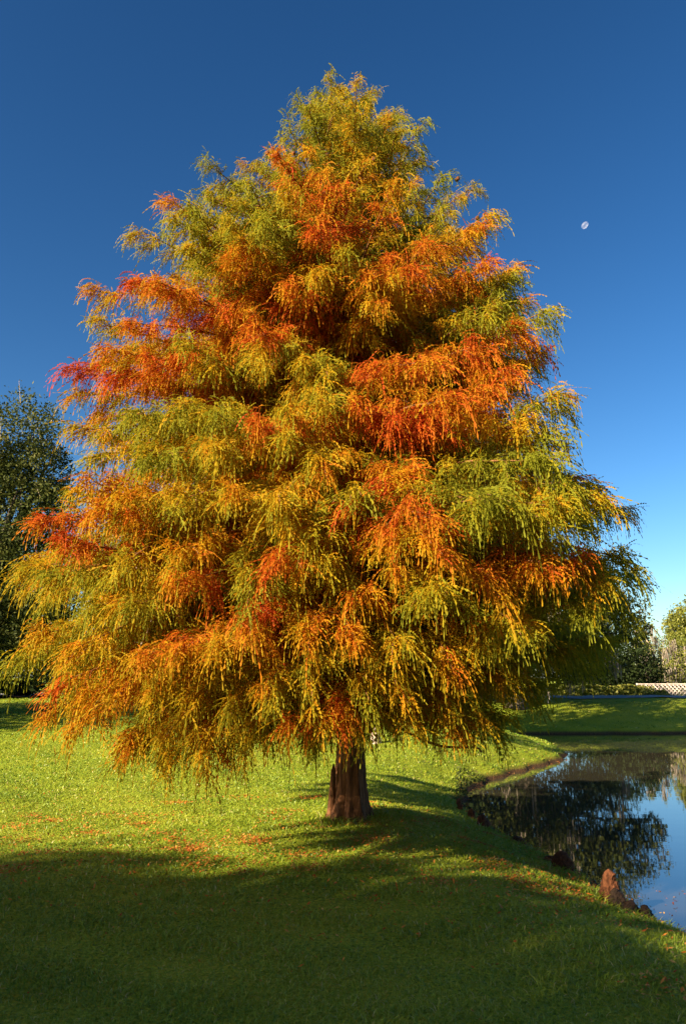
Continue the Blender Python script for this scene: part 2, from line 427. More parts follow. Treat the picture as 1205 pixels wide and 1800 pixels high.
wood = MB(); pts = []       # hanging points: position, direction, hue, length factor
for P, hue, sz, hr in branches:
    L = np.linalg.norm(P[-1] - P[0])
    wood.tube(P, np.linspace(0.010 + 0.009 * L, 0.004, len(P)), 5)
    d0 = (P[-1] - P[0]) / (L + 1e-6)
    side = np.cross(d0, [0, 0, 1]); side /= np.linalg.norm(side) + 1e-6
    nsec = int(5 + 4.2 * L)
    for k in range(nsec):
        t = 1 - (k / nsec) ** 1.25 * 0.78
        x = t * 7; i0 = min(int(x), 6); b = P[i0] + (P[i0 + 1] - P[i0]) * (x - i0)
        sg = 1 if k % 2 else -1
        ang = rng.uniform(0.45, 1.2) if k > 1 else rng.uniform(0.05, 0.4)
        ls = sz * float(np.interp(P[-1][2], [5.5, 9.3], [1.0, 0.55])) * (0.20 + 0.40 * min(1.0, (1.0 - t) * 2.0) * min(1, L / 1.5)) * rng.uniform(0.7, 1.25)
        if k < 2: ls = 0.22 * sz
        dr = d0 * math.cos(ang) + side * sg * math.sin(ang) + np.array([0, 0, rng.normal(0.04, 0.40)])
        dr /= np.linalg.norm(dr)
        s = np.linspace(0, 1, 4)[:, None]
        Q = b + dr * ls * s + np.array([0, 0, -0.42 * ls]) * s ** 2
        wood.tube(Q, np.linspace(0.006, 0.002, 4), 3)
        hk = hue + rng.normal(0, 0.13)
        inner = t < 0.45
        n = int((30 + 160 * ls) * (0.6 if inner else 1.0))
        u = rng.uniform(0.05, 1, n)
        pos = b + dr * ls * u[:, None] + np.array([0, 0, -0.42 * ls]) * (u ** 2)[:, None]
        dd = dr * 0.7 + rng.normal(0, 0.45, (n, 3)); dd[:, 2] = dd[:, 2] * 0.6 + 0.10; pos = pos + rng.normal(0, 0.03, (n, 3))
        pts.append((pos, dd, np.full(n, hk), np.full(n, 1.0)))
    # strands straight off the branch
    n = int(16 + 24 * L)
    t = rng.uniform(0.35, 1, n); x = t * 7; i0 = np.minimum(x.astype(int), 6)
    pos = P[i0] + (P[i0 + 1] - P[i0]) * (x - i0)[:, None]
    dd = d0 * 0.5 + rng.normal(0, 0.5, (n, 3)); dd[:, 2] *= 0.5
    pts.append((pos, dd, np.full(n, hue), np.full(n, 1.0)))
# leader shoots at the top
for k in range(6):
    zb = ZTOP - 1.55 + 0.12 * k
    c = np.array([*trunk_xy(zb), zb])
    tip = c + np.array([rng.normal(0, 0.28), rng.normal(0, 0.2), 0.75 - 0.04 * k])
    tip[2] = min(tip[2], ZTOP - 0.50 - 0.05 * (k % 3))
    P = c + (tip - c) * np.linspace(0, 1, 6)[:, None]
    wood.tube(P, np.linspace(0.014, 0.003, 6), 4)
    n = 130; u = rng.uniform(0.1, 1, n)
    dd = rng.normal(0, 0.6, (n, 3)); dd[:, 2] = np.abs(dd[:, 2]) * 0.4
    pts.append((c + (tip - c) * u[:, None], dd, np.full(n, 0.15 + 0.03 * k), np.full(n, 0.75)))
# sprouts down the trunk
for k in range(16):
    z0 = TB + rng.uniform(0.9, 1.7); az = rng.uniform(-2.9, -0.3)
    c = np.array([*trunk_xy(z0), z0]) + 0.17 * np.array([math.cos(az), math.sin(az), 0])
    n = 14
    dd = np.array([math.cos(az), math.sin(az), 0.1]) * 0.5 + rng.normal(0, 0.35, (n, 3))
    pts.append((np.tile(c, (n, 1)) + rng.normal(0, 0.05, (n, 3)), dd, np.full(n, rng.choice([0.3, 0.5, 0.75])), np.full(n, 0.9)))

pos = np.concatenate([a[0] for a in pts]); dd = np.concatenate([a[1] for a in pts])
hue = np.concatenate([a[2] for a in pts]); lf = np.concatenate([a[3] for a in pts])
N = len(pos)
print('cypress strands', N, 'branches', len(branches))
ln = lf * rng.uniform(0.08, 0.22, N) * np.where(rng.uniform(size=N) < 0.25, 1.75, 1.05) * np.interp(pos[:, 2], [1, 4, 9.9], [1.15, 1.05, 0.55])
dd /= np.linalg.norm(dd, axis=1)[:, None] + 1e-9
K = 6
s = np.linspace(0, 1, K)
gr_ = rng.uniform(0.25, 1.1, N)[:, None]
nodes = pos[:, None] + dd[:, None] * (ln[:, None] * (s - 0.45 * gr_ * s ** 2))[..., None] * 0.8
nodes[..., 2] -= ln[:, None] * 0.82 * gr_ * s[None] ** 1.5
tan = np.gradient(nodes, axis=1); tan /= np.linalg.norm(tan, axis=2)[..., None] + 1e-9
rv = rng.normal(size=(N, 1, 3)); sd = np.cross(tan, np.broadcast_to(rv, tan.shape)); sd /= np.linalg.norm(sd, axis=2)[..., None] + 1e-9
nm = np.cross(tan, sd)
wd = rng.uniform(0.005, 0.0108, N)[:, None, None] * np.array([0.8, 1.0, 1.0, 0.9, 0.6])[None, :, None] * rng.uniform(0.75, 1.2, (N, K - 1, 1))
seg = nodes[:, 1:] - nodes[:, :-1]
fold = rng.uniform(-0.8, 0.8, (N, 1, 1))
tl = nodes[:, :-1] + seg * rng.uniform(0.55, 1.0, (N, K - 1, 1)) + (sd[:, :-1] + nm[:, :-1] * fold) * wd
tr = nodes[:, :-1] + seg * rng.uniform(0.55, 1.0, (N, K - 1, 1)) + (-sd[:, :-1] + nm[:, :-1] * fold) * wd
V = np.concatenate([nodes, tl, tr], 1)
NV = K + 2 * (K - 1)
base = np.arange(N)[:, None] * NV
k4 = np.arange(K - 1)[None]
TA = np.stack([base + k4, base + k4 + 1, base + K + k4], -1).reshape(-1, 3)
TBb = np.stack([base + k4 + 1, base + k4, base + 2 * K - 1 + k4], -1).reshape(-1, 3)
hv = np.where(hue > 0.7, 0.7 + (hue - 0.7) * 0.8, hue) + rng.normal(0, 0.10, N) + 0.10 * wob(pos, 2.2) + 0.06 * wob(pos, 6.0, 2)
sv = np.concatenate([s, s[1:], s[1:]])
hv = hv[:, None] + (0.13 - 0.36 * sv)[None]
cyp = thing('bald_cypress', 'tall conical cypress in orange, red and yellow-green autumn foliage beside the pond', 'tree', (TX, TY, TB))
loc0 = np.array([TX, TY, TB])
mesh_object('foliage', V.reshape(-1, 3) - loc0, [TA, TBb], M_cyp, cyp, {'hue': np.clip(hv, 0.0, 1.0)})
wood.v = [v - loc0 for v in wood.v]
wood.build('branches', M_twig, cyp, sm=True)
# trunk: fluted, flaring at the foot
nz, na = 70, 48
zz = np.concatenate([np.linspace(-0.12, 1.2, 40), np.linspace(1.25, ZTOP - TB - 0.5, 30)])
th = np.arange(na) * 2 * np.pi / na
r0 = np.interp(zz, [-0.12, 0.0, 0.15, 0.4, 0.9, 1.6, 4, 7, ZTOP - TB], [0.34, 0.255, 0.20, 0.168, 0.142, 0.13, 0.095, 0.055, 0.012])
fl = 0.5 * np.exp(-np.maximum(zz, 0) / 0.45)[:, None] * (0.30 * np.sin(5 * th + 0.6) + 0.16 * np.sin(8 * th + 2))[None]
fl = fl + 0.055 * np.sin(11 * th[None] + 0.7 * np.sin(3 * zz)[:, None]) + 0.038 * np.sin(23 * th[None] + 2 * zz[:, None])
rad = r0[:, None] * (1 + fl + rng.normal(0, 0.014, (nz, na)))
cxy = trunk_xy(zz + TB) - np.array([TX, TY]); cxy = cxy - cxy[6]
TV = np.stack([cxy[:, 0:1] + rad * np.cos(th), cxy[:, 1:2] + rad * np.sin(th), np.broadcast_to(zz[:, None], rad.shape)], -1).reshape(-1, 3)
i = np.arange(nz - 1)[:, None] * na; j = np.arange(na)[None]; j2 = (j + 1) % na
mesh_object('trunk', TV, [np.stack([i + j, i + j2, i + na + j2, i + na + j], -1).reshape(-1, 4)], M_bark, cyp, shade_smooth=True)
# torn stub at the left foot, bare pale sticks and a dead low bough
st = MB(); a = np.linspace(0, 1, 8)
st.tube(np.stack([-0.21 + 0.03 * a, -0.07 - 0.03 * a, 0.05 + 0.55 * a], 1), np.interp(a, [0, 0.5, 0.9, 1], [0.05, 0.035, 0.03, 0.006]), 7)
st.build('stub', M_bark, cyp, sm=True)
def stick(pixels, Y, r, mat, name='bare_twig'):
    a = np.array(pixels, float); P = pix_at(a[:, 0], a[:, 1], Y) - loc0
    t = np.linspace(0, 1, 9); tt = np.linspace(0, 1, len(P))
    P = np.stack([np.interp(t, tt, P[:, c]) for c in range(3)], 1)
    P[1:-1] = 0.5 * P[1:-1] + 0.25 * (P[:-2] + P[2:])
    m = MB(); m.tube(P, np.linspace(r, r * 0.5, 9), 5); m.build(name, mat, cyp, sm=True)
stick([(269, 1078), (262, 1105), (245, 1140), (229, 1178)], 7.0, 0.010, M_pale)
stick([(825, 597), (865, 580), (908, 563)], 7.2, 0.008, M_pale)
stick([(222, 996), (245, 999), (270, 998)], 6.9, 0.009, M_pale)
stick([(655, 1240), (690, 1275), (760, 1312), (800, 1316), (842, 1310), (846, 1322)], 8.3, 0.018, M_twig)
stick([(870, 968), (905, 980), (948, 992)], 7.3, 0.014, M_twig)
stick([(690, 1185), (760, 1162), (830, 1150)], 7.6, 0.016, M_twig)
# seed cones near the top
for px, py in [(482, 262), (474, 268), (812, 342), (815, 350), (520, 255), (690, 275), (805, 346), (470, 275)]:
    k = np.argmin([abs(px - c[0]) + abs(py - c[1]) for c in HC]); c0 = pix_at(px, py, hero[k, 1]); c0 = pos[np.argmin(((pos - c0) ** 2).sum(1))] - loc0 + rng.normal(0, 0.012, 3)
    tt = np.linspace(0, np.pi, 6)
    cn = MB(); cn.tube(c0 + np.stack([0 * tt, 0 * tt, 0.022 * np.cos(tt)], 1), 0.022 * np.sin(tt) + 0.001, 7)
    cn.build('seed_cone', M_knee, cyp, sm=True)

# ------------------------------------------------------------------ other trees and shrubs
def leaf_cards(C, size, rs, asp=0.5):
    n = len(C)
    a = rs.normal(size=(n, 3)); a /= np.linalg.norm(a, axis=1)[:, None]
    b = np.cross(a, rs.normal(size=(n, 3))); b /= np.linalg.norm(b, axis=1)[:, None] + 1e-9
    l = (size * rs.uniform(0.6, 1.3, n))[:, None]
    V = np.stack([C - a * l * 0.5, C + b * l * asp * 0.5, C + a * l * 0.5, C - b * l * asp * 0.5], 1)
    return V.reshape(-1, 3), np.arange(n * 4).reshape(-1, 4)

def crown_points(clumps, n, rs, tight=0.13, shell=(0.6, 1.05), per=45):
    cl = np.array([[*c, *r] for c, r in clumps], float)
    wgt = (cl[:, 3] * cl[:, 4] + cl[:, 4] * cl[:, 5] + cl[:, 3] * cl[:, 5]); wgt /= wgt.sum()
    m = max(8, n // per)
    k = rs.choice(len(cl), m, p=wgt)
    d = rs.normal(size=(m, 3)); d /= np.linalg.norm(d, axis=1)[:, None]
    r = rs.uniform(shell[0] ** 2, shell[1] ** 2, m) ** 0.5
    r = r * (1 + 0.14 * wob(d * 2 + k[:, None], 1.7))
    cc = cl[k, :3] + d * cl[k, 3:] * r[:, None]
    kk = rs.integers(0, m, n)
    P = cc[kk] + rs.normal(size=(n, 3)) * (cl[k[kk], 3:] * tight)
    val = np.clip(rs.normal(0.5, 0.16, m)[kk] + rs.normal(0, 0.15, n), 0, 1)
    return P, val, cc

def make_tree(name, label, cat, base, clumps, n, leaf, mat, seed, trunk_r=0.25, group=None, moss=0, asp=0.5, tight=0.13, shell=(0.6, 1.05),
              bark=None, shoots=0, moss_len=(0.6, 1.8), limbs=14):
    rs = np.random.default_rng(seed)
    base = np.array(base, float)
    t = thing(name, label, cat, base, group)
    P, val, cc = crown_points(clumps, n, rs, tight, shell)
    keep = P[:, 2] > base[2] + 0.15
    P = P[keep]; val = val[keep]
    V, F = leaf_cards(P - base, leaf, rs, asp)
    m = MB()
    cz = np.mean([c[2] for c, r in clumps]) - base[2]
    top = max(c[2] + r[2] for c, r in clumps) - base[2]
    ctr = np.mean([c for c, r in clumps], 0) - base
    fork = np.array([ctr[0] * 0.25, ctr[1] * 0.25, cz * 0.42])
    a = np.linspace(0, 1, 8)[:, None]
    tp = fork * a + np.sin(a * 3) * np.array([0.06, 0.04, 0]) * cz * 0.3
    tp[0, 2] = -0.1
    m.tube(tp, trunk_r * np.interp(a[:, 0], [0, 0.12, 0.4, 1], [1.5, 1.15, 0.95, 0.75]), 10)
    sel = rs.choice(len(cc), min(limbs, len(cc)), replace=False)
    for q in sel:
        e = cc[q] - base; s_ = np.linspace(0, 1, 7)[:, None]
        st_ = tp[-1] * rs.uniform(0.75, 1.0)
        L = st_ + (e - st_) * s_ + np.array([0, 0, 1]) * (0.12 * np.linalg.norm(e - st_) * np.sin(np.pi * s_))
        L += rs.normal(0, 0.03, L.shape) * np.linalg.norm(e - st_) * 0.3 * np.sin(np.pi * s_)
        m.tube(L, np.linspace(trunk_r * 0.42, 0.02, 7), 6)
    m.build('trunk', bark or M_oakbark, t, sm=True)
    if shoots:
        up = cc[cc[:, 2] > base[2] + top * 0.6]
        extraV = []
        for q in range(shoots):
            e = up[rs.integers(len(up))] - base
            dr = np.array([rs.normal(0.15, 0.4), rs.normal(-0.1, 0.4), 1.0]); dr /= np.linalg.norm(dr)
            l = rs.uniform(0.3, 0.8); s_ = np.linspace(0, 1, 4)[:, None]
            L = e + dr * l * s_
            sm_ = MB(); sm_.tube(L, np.linspace(0.014, 0.005, 4), 4); sm_.build('twig', M_pale, t, sm=True)
            extraV.append(e + dr * l * rs.uniform(0.1, 1.0, (26, 1)) + rs.normal(0, 0.05, (26, 3)))
        E = np.concatenate(extraV); V2, F2 = leaf_cards(E, leaf * 0.7, rs, asp)
        F = np.concatenate([F, F2 + len(V)]); V = np.concatenate([V, V2]); val = np.concatenate([val, np.clip(rs.normal(0.75, 0.15, len(E)), 0, 1)])
    mesh_object('crown', V, [F], mat, t, {'hue': np.repeat(val, 4)})
    if moss:
        # tapering beards of moss: each a bundle of thin hanging strips
        nb = moss; b0 = cc[rs.integers(0, len(cc), nb)] - base
        per = 9
        o = np.repeat(b0, per, 0) + rs.normal(0, 0.10, (nb * per, 3)) * np.array([1, 1, 0.5])
        l = np.repeat(rs.uniform(*moss_len, nb), per) * rs.uniform(0.35, 1, nb * per)
        wv = rs.normal(size=(nb * per, 3)) * np.array([1, 1, 0]); wv /= np.linalg.norm(wv, axis=1)[:, None]
        ww = rs.uniform(0.015, 0.04, nb * per)
        q = [o + wv * ww[:, None] * 0.6, o - wv * ww[:, None] * 0.6]
        dn = np.array([0, 0, -1.0]); sw = rs.normal(0, 0.06, (nb * per, 3)) * np.array([1, 1, 0])
        mid_ = o + dn * (l * 0.5)[:, None] + sw; low = o + dn * l[:, None] + sw * 0.4
        MV = np.stack([q[0], q[1], mid_ - wv * ww[:, None], mid_ + wv * ww[:, None], low], 1)
        mv = np.clip(rs.normal(0.5, 0.25, nb), 0, 1)
        def beards(lo, hi):
            k = (hi - lo) * per; bb = np.arange(k)[:, None] * 5
            return mesh_object('hanging_moss', MV[lo * per:hi * per].reshape(-1, 3), [bb + np.array([[0, 1, 2, 3]]), bb + np.array([[3, 2, 4]])], M_moss, t,
                               {'hue': np.repeat(mv[lo:hi], per * 5)})
        for q in range(min(nb, 100)): beards(q, q + 1)
        if nb > 100: beards(100, nb)['kind'] = 'stuff'
    return t

def gz(x, y): return float(ground_z(np.array([x]), np.array([y]))[0])
def W(px, py, Y): return pix_at(px, py, Y)
def clump(px, py, Y, rp, rz=None, ry=None):
    c = W(px, py, Y); r = rp / F0 * Y
    return (tuple(c), (r, ry or r, (rz or rp) / F0 * Y))

# big dark oak at the left edge
Y = 24.0
bx = float(W(-60, 1200, Y)[0])
make_tree('live_oak', 'dark green live oak with pale upright shoots at the left edge, behind the cypress', 'tree', (bx, Y, gz(bx, Y)),
          [clump(25, 770, Y, 80), clump(70, 830, Y, 62), clump(80, 900, Y, 62), clump(-60, 830, Y, 110), clump(10, 930, Y, 110), clump(-90, 1000, Y, 130), clump(60, 1010, Y, 90),
           clump(0, 1090, Y, 110), clump(90, 1120, Y, 80), clump(-120, 1100, Y, 120)], 90000, 0.11, M_oak, 3, 0.45, shoots=60, tight=0.12, limbs=26)
# tree out of frame that shades it
Y = 19.0
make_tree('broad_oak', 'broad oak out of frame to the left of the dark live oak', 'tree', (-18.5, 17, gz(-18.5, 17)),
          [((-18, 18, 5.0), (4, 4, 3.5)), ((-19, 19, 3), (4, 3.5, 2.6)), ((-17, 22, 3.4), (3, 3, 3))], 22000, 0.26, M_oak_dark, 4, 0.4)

# a belt of dark oaks across the back, seen in the gaps of the cypress
back = [(-60, 1150, 33, 75, 95), (150, 1130, 36, 120, 120), (330, 1120, 37, 110, 130), (480, 1130, 35, 100, 110), (620, 1120, 37, 110, 120), (760, 1110, 36, 110, 130)]
labels_b = ['dark oak beyond the lawn behind the left foot of the cypress crown', 'dark oak beyond the lawn, seen between the lower left boughs of the cypress',
            'dark oak beyond the lawn, left of the cypress trunk', 'dark oak beyond the lawn directly behind the cypress trunk',
            'dark oak beyond the lawn just right of the cypress trunk', 'dark oak beyond the lawn behind the lower right cypress boughs']
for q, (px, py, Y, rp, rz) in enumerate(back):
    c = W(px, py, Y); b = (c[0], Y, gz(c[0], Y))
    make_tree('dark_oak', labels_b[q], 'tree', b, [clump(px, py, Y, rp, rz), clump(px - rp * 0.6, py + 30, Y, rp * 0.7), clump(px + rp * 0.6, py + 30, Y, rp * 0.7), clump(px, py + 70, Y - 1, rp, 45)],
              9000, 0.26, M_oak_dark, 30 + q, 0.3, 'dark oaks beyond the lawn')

# mossy oaks of the far bank
Y = 34.5
ox = float(W(905, 1200, Y)[0])
make_tree('mossy_oak', 'olive live oak hung with moss on the far bank, mirrored in the pond', 'tree', (ox, Y, gz(ox, Y)),
          [clump(930, 1050, Y, 110, 70), clump(1010, 1050, Y, 90, 65), clump(1075, 1085, Y, 60, 45), clump(860, 1050, Y, 90, 70), clump(800, 1080, Y, 80, 70), clump(960, 1100, Y, 120, 60),
           clump(1105, 1108, Y, 40, 24), clump(880, 1120, Y, 100, 50), clump(950, 1160, Y + 1, 90, 45), clump(870, 1165, Y + 1, 90, 45), clump(1030, 1170, Y + 1, 60, 30)], 60000, 0.15, M_oak, 7, 0.35, moss=80, tight=0.13, moss_len=(0.4, 1.6), limbs=26)
Y = 46.0
c = W(1090, 1190, Y)
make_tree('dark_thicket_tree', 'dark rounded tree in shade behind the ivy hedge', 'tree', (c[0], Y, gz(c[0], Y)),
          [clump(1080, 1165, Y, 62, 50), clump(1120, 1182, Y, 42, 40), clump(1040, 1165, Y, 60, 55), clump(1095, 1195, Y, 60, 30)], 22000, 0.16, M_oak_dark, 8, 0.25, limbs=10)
Y = 52.0
c = W(1165, 1195, Y)
make_tree('grey_moss_tree', 'grey leafless-looking tree shrouded in pale hanging moss behind the lattice fence', 'tree', (c[0], Y, gz(c[0], Y)),
          [clump(1150, 1160, Y, 45, 42), clump(1190, 1165, Y, 45, 40), clump(1130, 1125, Y, 16, 24), clump(1150, 1105, Y, 8, 18), clump(1170, 1190, Y, 55, 25), clump(1215, 1180, Y, 45, 35)],
          9000, 0.16, M_oak_yel, 9, 0.22, moss=330, moss_len=(0.5, 1.6), limbs=30, bark=M_pale, tight=0.16)
Y = 58.0
c = W(1222, 1195, Y)
make_tree('yellow_green_oak', 'sunlit yellow-green tree at the right edge behind the lattice fence', 'tree', (c[0], Y, gz(c[0], Y)),
          [clump(1215, 1095, Y, 36, 40), clump(1190, 1105, Y, 22, 22), clump(1200, 1130, Y, 28, 22), clump(1250, 1110, Y, 45, 50), clump(1230, 1150, Y, 45, 35)],
          17000, 0.22, M_oak_yel, 10, 0.3, moss=0, limbs=18)
# oaks standing behind the cypress crown, whose long shadows stripe the far bank
for q, (x, y, h, rr_) in enumerate([(-2.9, 23.9, 9.4, 2.0), (-0.7, 22.6, 9.2, 2.0), (1.4, 24.0, 8.8, 1.8)]):
    make_tree('lawn_oak', ['dark oak hidden behind the left half of the cypress crown', 'dark oak hidden behind the middle of the cypress crown', 'smaller dark oak hidden behind the right half of the cypress crown'][q],
              'tree', (x, y, gz(x, y)), [((x, y, h - rr_), (rr_, rr_, rr_)), ((x + 0.5, y - 0.4, h - 1.9 * rr_), (rr_ * 1.1, rr_, rr_)), ((x - 0.8, y, h - 2.3 * rr_), (rr_, rr_, rr_ * 0.8))],
              9000, 0.22, M_oak_dark, 120 + q, 0.2, limbs=10)

# young pale-stemmed tree on the lawn behind
Y = 18.5
c = pix_at(659, 1312, Y); zb = gz(c[0], Y)
sap = thing('pale_sapling', 'slender young tree with a pale pinkish stem on the lawn behind the cypress', 'tree', (c[0], Y, zb))
m = MB(); a = np.linspace(0, 1, 10)
m.tube(np.stack([0.06 * np.sin(a * 4), 0 * a, 3.2 * a - 0.05], 1), np.interp(a, [0, .05, .15, 1], [0.15, 0.10, 0.07, 0.02]), 9)
for q in range(7):
    az = q * 2.4; z0 = 1.5 + 0.22 * q
    m.tube(np.array([[0.03, 0, z0], [0.35 * math.cos(az), 0.35 * math.sin(az), z0 + 0.35], [0.6 * math.cos(az), 0.6 * math.sin(az), z0 + 0.8]]), [0.03, 0.02, 0.008], 5)
m.build('trunk', M_pale, sap, sm=True)
rs = np.random.default_rng(77)
P, val, _ = crown_points([((0, 0, 2.6), (0.8, 0.8, 0.9)), ((0.2, 0.1, 3.2), (0.5, 0.5, 0.6))], 2600, rs)
V, F = leaf_cards(P, 0.10, rs)
mesh_object('crown', V, [F], M_oak, sap, {'hue': np.repeat(val, 4)})

# shrubs
def shrub(name, label, px, py, Y, rp, rz, n, leaf, mat, seed):
    c = W(px, py, Y); z0 = gz(c[0], Y); rs = np.random.default_rng(seed)
    t = thing(name, label, 'shrub', (c[0], Y, z0))
    r = rp / F0 * Y; h = rz / F0 * Y
    P, val, cc = crown_points([((0, 0, h * 0.5), (r, r * 0.7, h * 0.5)), ((r * 0.4, 0, h * 0.6), (r * 0.5, r * 0.5, h * 0.5))], n, rs, 0.16)
    P = P[P[:, 2] > 0.02]; val = val[:len(P)]
    V, F = leaf_cards(P, leaf, rs)
    mesh_object('foliage', V, [F], mat, t, {'hue': np.repeat(val, 4)})
    m = MB()
    for q in range(8):
        e = cc[q]; s_ = np.linspace(0, 1, 4)[:, None]
        m.tube(np.array([0, 0, -0.03]) + (e - np.array([0, 0, -0.03])) * s_, np.linspace(0.02, 0.006, 4), 4)
    m.build('stems', M_oakbark, t)
    return t
shrub('round_shrub', 'low rounded olive shrub in front of the white lattice fence', 1157, 1220, 42.6, 17, 13, 2500, 0.10, M_oak_yel, 51)
shrub('dark_shrub', 'low dark shrub by the pale drive at the far left', 30, 1222, 35.0, 24, 16, 3000, 0.12, M_oak_dark, 52)
sh = mesh_object('mulch_bed', np.concatenate([[[float(W(25, 1228, 34)[0]), 33.7, gz(-12, 33.7) + 0.05]],
      np.stack([float(W(25, 1228, 34)[0]) + 2.2 * np.cos(np.linspace(0, 2 * np.pi, 24, endpoint=False)) , 33.7 + 1.1 * np.sin(np.linspace(0, 2 * np.pi, 24, endpoint=False)),
                gz(-12, 33.7) + 0.03 + 0.02 * np.cos(np.arange(24) * 2.1)], 1)]), [[[0, k + 1, (k + 1) % 24 + 1] for k in range(24)]], M_mulch)
sh['kind'] = 'structure'

# lattice fence and the ivy over its left part
FY = 43.6
x0, x1 = float(W(1120, 1210, FY)[0]), 27.0
fz = gz(20, FY); FH = 0.64
fence = thing('lattice_fence', 'low white diagonal lattice fence beyond the road at the right edge', 'fence', (x0, FY, fz))
m = MB(); sp_ = 0.21
for dirn in (1, -1):
    for q in range(int((x1 - x0 + FH) / sp_) + 1):
        a0 = q * sp_ - (FH if dirn > 0 else 0)
        xs_ = (a0, a0 + FH) if dirn > 0 else (a0 + 0.0, a0 - FH)
        p0 = np.array([xs_[0], 0.012 * dirn, 0.06]); p1 = np.array([xs_[1], 0.012 * dirn, 0.06 + FH])
        # clip to the panel
        for lo, hi in ((0, x1 - x0),):
            dx = p1[0] - p0[0]
            ta = sorted([(lo - p0[0]) / dx, (hi - p0[0]) / dx]); t0, t1 = max(0, ta[0]), min(1, ta[1])
        if t1 - t0 < 0.05: continue
        A, B = p0 + (p1 - p0) * t0, p0 + (p1 - p0) * t1
        u = (p1 - p0) / np.linalg.norm(p1 - p0); nrm = np.array([-u[2], 0, u[0]]) * 0.024; d_ = np.array([0, 0.01, 0])
        VV = [A - nrm - d_, A + nrm - d_, B + nrm - d_, B - nrm - d_, A - nrm + d_, A + nrm + d_, B + nrm + d_, B - nrm + d_]
        m.add(VV, [[0, 1, 2, 3], [7, 6, 5, 4], [0, 4, 5, 1], [1, 5, 6, 2], [2, 6, 7, 3], [3, 7, 4, 0]])
m.build('lattice_panel', M_lattice, fence)
m = MB(); m.box(((x1 - x0) / 2, 0, FH + 0.10), (x1 - x0, 0.07, 0.05)); m.build('rail', M_lattice, fence)
for q in range(5):
    m = MB(); m.box(((x1 - x0) * q / 4, 0.07, 0.36), (0.09, 0.07, 0.84)); m.build('post', M_lattice, fence)
rs = np.random.default_rng(61)
hx0, hx1 = float(W(820, 1210, FY)[0]), float(W(1142, 1210, FY)[0])
n = 15000
hx = rs.uniform(hx0, hx1, n); fade = np.clip((hx1 - hx) / 1.2, 0.25, 1)
P = np.stack([hx - hx0, rs.normal(0, 0.16, n) - 0.05, rs.uniform(0.03, 0.66, n) + 0.05 * np.sin(hx * 3)], 1)
P = P[rs.uniform(size=n) < fade]
V, F = leaf_cards(P, 0.13, rs, 0.8)
hd = thing('ivy_hedge', 'low yellow-green ivy covered hedge along the far side of the road', 'hedge', (hx0, FY - 0.3, fz))
mesh_object('leaves', V, [F], M_ivy, hd, {'hue': np.repeat(np.clip(rs.normal(0.5, 0.28, len(P)), 0, 1), 4)})
for q in range(14):
    xx = (hx1 - hx0) * (q + 0.5) / 14
    m = MB(); m.tube(np.array([[xx, 0, -0.05], [xx + 0.05, 0.02, 0.3], [xx - 0.04, 0, 0.6]]), [0.03, 0.02, 0.01], 5); m.build('stem', M_oakbark, hd)

# ------------------------------------------------------------------ trees behind the viewpoint that shade the foreground lawn
tanel = math.tan(R(SUN_EL)); sx, sy = -math.sin(R(SUN_AZ)), -math.cos(R(SUN_AZ))
shade = [(-6.8, 5.0, 1.6, 7.0, 14000), (-5.2, 5.0, 1.6, 7.3, 14000), (-3.7, 4.9, 1.6, 6.8, 14000), (-2.2, 4.7, 1.5, 7.2, 14000), (-0.9, 5.0, 1.4, 7.6, 11000),
         (-1.3, 2.9, 1.5, 7.0, 14000), (-3.6, 3.0, 1.8, 7.0, 14000), (0.9, 4.3, 0.9, 7.8, 600), (2.4, 4.9, 0.7, 7.0, 230), (2.6, 3.2, 0.9, 7.4, 420), (3.6, 6.2, 0.5, 8.0, 260)]
ords = ['first', 'second', 'third', 'fourth', 'fifth', 'sixth', 'seventh', 'eighth', 'ninth', 'tenth', 'last']
for q, (tx, ty, rc, cz, nl) in enumerate(shade):
    Ld = cz / tanel
    bx, by = tx - sx * Ld, ty - sy * Ld
    make_tree('lawn_oak', 'oak behind the viewpoint shading the near lawn, ' + ords[q] + ' from the left of its row', 'tree', (bx, by, gz(bx, by)),
              [((bx, by, cz), (rc, rc, rc)), ((bx + rc * 0.3, by - rc * 0.3, cz - rc * 1.1), (rc * 0.95, rc * 0.95, rc)), ((bx - rc * 0.3, by - 0.1, cz - rc * 2.1), (rc, rc, rc))],
              nl, 0.22, M_oak_dark, 80 + q, 0.16, 'oaks behind the viewpoint', limbs=10, tight=0.17)
for q, (bx, by, hh, rc) in enumerate([(-3, -9, 11, 4.0), (5, -10, 12, 4.2), (13, -8, 11, 4.2)]):  # unseen oaks added to block skylight and deepen the lawn shade
    z0 = gz(bx, by); cz = hh - rc * 0.9
    make_tree('tall_oak', ['broad tall oak behind the viewpoint, left of three', 'broad tall oak behind the viewpoint, middle of three', 'broad tall oak behind the viewpoint, right of three'][q], 'tree', (bx, by, z0),
              [((bx, by, cz), (rc, rc, rc * 0.9)), ((bx + 1.5, by - 0.5, cz - 3.0), (rc, rc, 3)), ((bx - 1.5, by, cz - 4), (rc, rc, 3))], 20000, 0.34, M_oak_dark, 140 + q, 0.4, limbs=10, tight=0.16)

